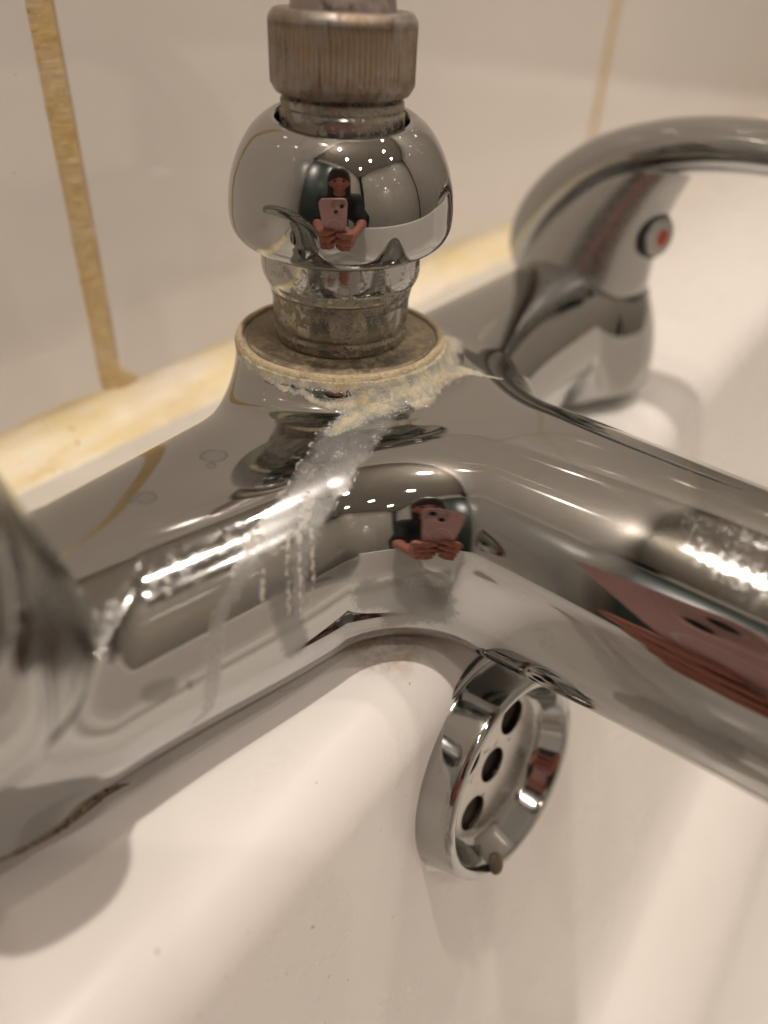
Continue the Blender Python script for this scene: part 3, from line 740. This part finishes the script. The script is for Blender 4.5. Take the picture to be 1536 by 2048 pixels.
# ------------------------------------------------------------------ ceiling downlights
M_trim = plain('white_trim', (.7, .68, .65), .4)
m_em, nt_, b_ = mat('lamp_glow'); b_.inputs['Emission Color'].default_value = (1, .85, .68, 1); b_.inputs['Emission Strength'].default_value = 25
proto = None
for i, (x, y, p) in enumerate(SPOTS):
    if proto is None:
        proto = empty('downlight', (x, y, CEIL)); tr = lathe('trim_ring', rnd([(29, 0), (44, 0), (44, -5), (40, -7), (29, -4)], .6, closed_ := 4), M_trim, proto, 48); o = proto
    else:
        o = proto.copy(); COL.objects.link(o); o.location = (x*S, y*S, CEIL*S); c = tr.copy(); COL.objects.link(c); c.parent = o
    where = ['directly above the mixer tap', 'on the left over the middle of the bath', 'on the right over the middle of the bath', 'near the middle of the room', 'on the right beyond the bath', 'on the left beyond the bath', 'at the far end by the tiled wall'][i]
    tag(o, 'round white ceiling downlight '+where, 'downlight', 'ceiling downlights')
# ------------------------------------------------------------------ the photographer, seen only as a reflection in the chrome
def L2W(p): return CP+p[0]*CR+p[1]*CU-p[2]*CF
PM = Matrix(((CR[0], CU[0], -CF[0], CP[0]*S), (CR[1], CU[1], -CF[1], CP[1]*S), (CR[2], CU[2], -CF[2], CP[2]*S), (0, 0, 0, 1)))
def rounded_slab(name, x0, x1, y0, y1, z0, z1, r, m, parent, e=1.2):
    loops = []
    for z, ins in ((z0, e*1.2), (z0+e*.3, e*.35), (z0+e, 0), (z1-e, 0), (z1-e*.3, e*.35), (z1, e*1.2)):
        loops.append([(x, y, z) for x, y in rrect(x0+ins, x1-ins, y0+ins, y1-ins, max(r-ins, .3), 8)])
    n = len(loops[0]); vs = [v for l in loops for v in l]; fs = []
    for i in range(len(loops)-1):
        for j in range(n): fs.append((i*n+j, i*n+(j+1) % n, (i+1)*n+(j+1) % n, (i+1)*n+j))
    fs.append(tuple(range(n))[::-1]); fs.append(tuple((len(loops)-1)*n+j for j in range(n)))
    me = mesh_of(name, vs, fs); bm = bmesh.new(); bm.from_mesh(me); bmesh.ops.recalc_face_normals(bm, faces=bm.faces); bm.to_mesh(me); bm.free()
    o = link(name, me, m, parent); sharp(o, 50); return o
phone = bpy.data.objects.new('mobile_phone', None); COL.objects.link(phone); phone.matrix_world = PM; phone.empty_display_size = .01
tag(phone, 'pale pink mobile phone with two dark lenses held over the tap by both hands', 'mobile phone')
M_pink = plain('pink_glass', (.62, .36, .36), .25, 0, .01, .03); M_pink2 = plain('pink_metal', (.60, .38, .37), .25, .6, .01, .03)
M_black = plain('black_glass', (.012, .012, .014), .05, 0, .01, .1)
PX0, PX1, PY0, PY1 = -57, 14.5, -131, 15
rounded_slab('phone_body', PX0, PX1, PY0, PY1, 3.6, 11.4, 11, M_pink, phone)
rounded_slab('screen', PX0+2, PX1-2, PY0+2, PY1-2, 11.3, 11.7, 9, M_black, phone, .2)
rounded_slab('camera_plate', -26, 12, -26, 12, 2.2, 3.8, 9, M_pink2, phone, .5)
for cx_, cy_ in ((0, 0), (-14.5, -14.5)):
    rg = lathe('lens', rnd([(0, 1.15), (5.4, 1.15), (5.4, 2.4)], .3), M_black, phone, 40, cx=cx_, cy=cy_)
    lathe('lens_ring', rnd([(5.4, .9), (7.0, .95), (7.2, 2.4)], .3), M_pink2, rg, 40, cx=cx_, cy=cy_)
lathe('magnet_ring', [(22.6, 3.6), (22.6, 3.35), (24.2, 3.35), (24.2, 3.6)], plain('ring_white', (.7, .66, .63), .4), phone, 64, cx=(PX0+PX1)/2, cy=-62)

def capf(p, a, b, ra, rb):
    a = np.array(a, float); b = np.array(b, float); ab = b-a
    t = np.clip(((p-a)@ab)/(ab@ab), 0, 1); return np.linalg.norm(p-(a+t[..., None]*ab), axis=-1)-(ra+t*(rb-ra))
def union(fs, k):
    def f(p):
        d = None
        for q in fs:
            v = capf(p, *q); d = v if d is None else smin(d, v, k)
        return d
    return f
def hand_parts(sx, ex, dy):
    """phone frame; sx=-1 for the hand on the -x edge; ex = x of that edge"""
    X = lambda d: ex+sx*d
    out = [[(X(20), -118+dy, 30), (X(17), -86+dy, 16), 21, 17], [(X(15), -95+dy, 12), (X(11), -62+dy, 9), 15, 12], [(X(15), -112+dy, 12), (X(12), -98+dy, 8), 15, 12]]
    for i, (yy, ln) in enumerate(((-52, 1.0), (-71, 1.1), (-90, 1.02), (-107, .82))):
        y = yy+dy
        a, b, c, d = (X(13), y-4, 8), (X(11), y+1, -9), (X(-12*ln), y+3, -10.5), (X(-29*ln), y+2, -5.2)
        out += [[a, b, 9.4, 8.6], [b, c, 8.6, 7.8], [c, d, 7.7, 6.4]]
    out += [[(X(20), -96+dy, 28), (X(9), -74+dy, 27), 12, 10], [(X(9), -74+dy, 27), (X(-18), -58+dy, 20.5), 9.6, 7.6]]
    return out
def conv(parts): return [[L2W(a), L2W(b), ra, rb] for a, b, ra, rb in parts]
HL, HR = conv(hand_parts(-1, PX0, -26)), conv(hand_parts(1, PX1, -38))
neck = CP-CF*400-CU*75; head = CP-CF*365+CU*55
hips = np.array([-520., -850., 110.]); chest = neck*.62+hips*.38; sr = neck+CR*165-CU*45; sl_ = neck-CR*150-CU*45
wr_l, wr_r = L2W((PX0-24, -166, 42)), L2W((PX1+24, -178, 42))
el_l = (wr_l+sl_)/2-CU*95-CR*60; el_r = (wr_r+sr)/2-CU*95+CR*70
hs = np.array([.8, -.5, 0]); hs /= np.linalg.norm(hs); up = CU
body_parts = [[neck, head-CU*45-CF*10, 50, 52], [neck-CF*15-CU*40, chest, 88, 110], [chest, hips, 108, 112], [sl_, sr, 55, 55],
    [sl_, el_l, 44, 36], [el_l, wr_l, 36, 23], [sr, el_r, 44, 36], [el_r, wr_r, 36, 23]]
kn = [hips+np.array([sx*95, 95., -300.]) for sx in (-1, 1)]; an = [np.array([hips[0]+sx*110, -840., -490.]) for sx in (-1, 1)]
for k_i, a_i in zip(kn, an): body_parts += [[hips, k_i, 92, 60], [k_i, a_i, 56, 36], [a_i+[0, 0, 0], a_i+np.array([0, 120, -16.]), 32, 26]]
head_parts = [[head+CU*22-CF*6, head-CU*8+CF*4, 76, 72], [head-CU*10+CF*10, head-CU*66+CF*34, 60, 30], [head+CU*4+CF*70, head-CU*24+CF*88, 9, 13],
    [head-CU*52+CF*60-CR*16, head-CU*52+CF*60+CR*16, 9, 9], [head-CR*74-CU*6, head-CR*78-CU*30, 13, 9], [head+CR*74-CU*6, head+CR*78-CU*30, 13, 9]]
def bbox(parts, pad=14):
    A = np.array([np.minimum(q[0], q[1])-max(q[2], q[3]) for q in parts]).min(0)-pad; B = np.array([np.maximum(q[0], q[1])+max(q[2], q[3]) for q in parts]).max(0)+pad
    return A, B
def person():
    Ps, Fs, Ns = [], [], []; off = 0
    arm_l = [el_l*.45+wr_l*.55, wr_l, 30, 22]; arm_r = [el_r*.45+wr_r*.55, wr_r, 30, 22]
    for parts, h, k in ((body_parts, 13., 30), (head_parts, 4.5, 18), (HL+[[wr_l, L2W((PX0-20, -144, 30)), 22, 20], arm_l], 2.6, 5), (HR+[[wr_r, L2W((PX1+20, -156, 30)), 22, 20], arm_r], 2.6, 5)):
        P, F_, N_ = surface_nets(union(parts, k), *bbox(parts), h, 4); Ps.append(P); Fs.append(F_+off); Ns.append(N_); off += len(P)
    me = np_mesh('person', np.vstack(Ps), np.vstack(Fs), np.vstack(Ns))
    m, nt, b = mat('skin'); v = pos(nt); c = mixc(nt, nz(nt, v, .03, 4, .6), (.40, .145, .105), (.48, .19, .14)); nt.links.new(c, b.inputs['Base Color']); b.inputs['Roughness'].default_value = .5
    b.inputs['Subsurface Weight'].default_value = 0
    o = tag(link('person', me, m, smooth=False), 'person in black top leaning over the bath, holding a pink phone above the tap', 'person')
    def shell(name, parts, h, k, mt):
        P, F_, N_ = surface_nets(union(parts, k), *bbox(parts), h, 4); return link(name, np_mesh(name, P, F_, N_), mt, o, smooth=False)
    M_shirt = plain('black_jersey', (.018, .017, .02), .85, 0, .02, .3); M_trou = plain('dark_denim', (.03, .035, .06), .85, 0, .02, .3)
    sh = [[neck-CU*38, neck-CU*42-CF*10, 62, 64], [neck-CF*15-CU*45, chest, 96, 120], [chest, hips+(chest-hips)*.12, 118, 124], [sl_, sr, 66, 66], [sl_, sl_*.25+el_l*.75, 58, 50], [sr, sr*.25+el_r*.75, 58, 50]]
    shell('shirt', sh, 11., 30, M_shirt)
    tr_ = [[hips, hips+(chest-hips)*.1, 122, 122]]
    for k_i, a_i in zip(kn, an): tr_ += [[hips, k_i, 104, 72], [k_i, a_i+[0, 0, 30.], 70, 50]]
    shell('trousers', tr_, 12., 30, M_trou)
    hr = [[head+CU*30-CF*12, head+CU*16-CF*30, 86, 84], [head-CR*62+CU*10-CF*20, head-CR*74-CU*110-CF*30, 34, 30], [head+CR*62+CU*10-CF*20, head+CR*74-CU*110-CF*30, 34, 30], [head-CR*30+CU*10-CF*40, head+CR*30-CU*90-CF*62, 58, 56]]
    shell('hair', hr, 6., 16, plain('dark_hair', (.03, .018, .012), .5, 0, .2, .4))
    for sx in (-1, 1):
        eye = head+CU*2+CF*69+CR*sx*31
        P, F_, N_ = surface_nets(lambda p: np.linalg.norm(p-eye, axis=-1)-9.0, eye-13, eye+13, 1.6, 3)
        link('eye', np_mesh('eye', P, F_, N_), plain('eye_dark', (.05, .04, .035), .2), o, smooth=False)
    return o
person()
# dark door and cabinet behind the photographer: they give the chrome its dark bands
M_door = plain('dark_green_paint', (.022, .036, .031), .3, 0, .006, .15)
dr = tag(empty('bathroom_door', (RX0+3, -520, -528), -math.pi/2), 'dark green double bathroom door in the tiled wall beyond the end of the bath', 'door')
box('door_leaf', (-560, 1, 0), (-2, 36, 2000), M_door, dr, 3); box('door_leaf', (2, 1, 0), (560, 36, 2000), M_door, dr, 3)
for a_, b_2 in (((-600, 0, 0), (-563, 48, 2070)), ((563, 0, 0), (600, 48, 2070)), ((-562, 0, 2006), (562, 48, 2070))): box('door_frame', a_, b_2, plain('frame_paint', (.12, .10, .08), .5), dr, 3)
hd_ = box('handle', (30, 60, 980), (80, 76, 996), M_chrome, dr, 4)
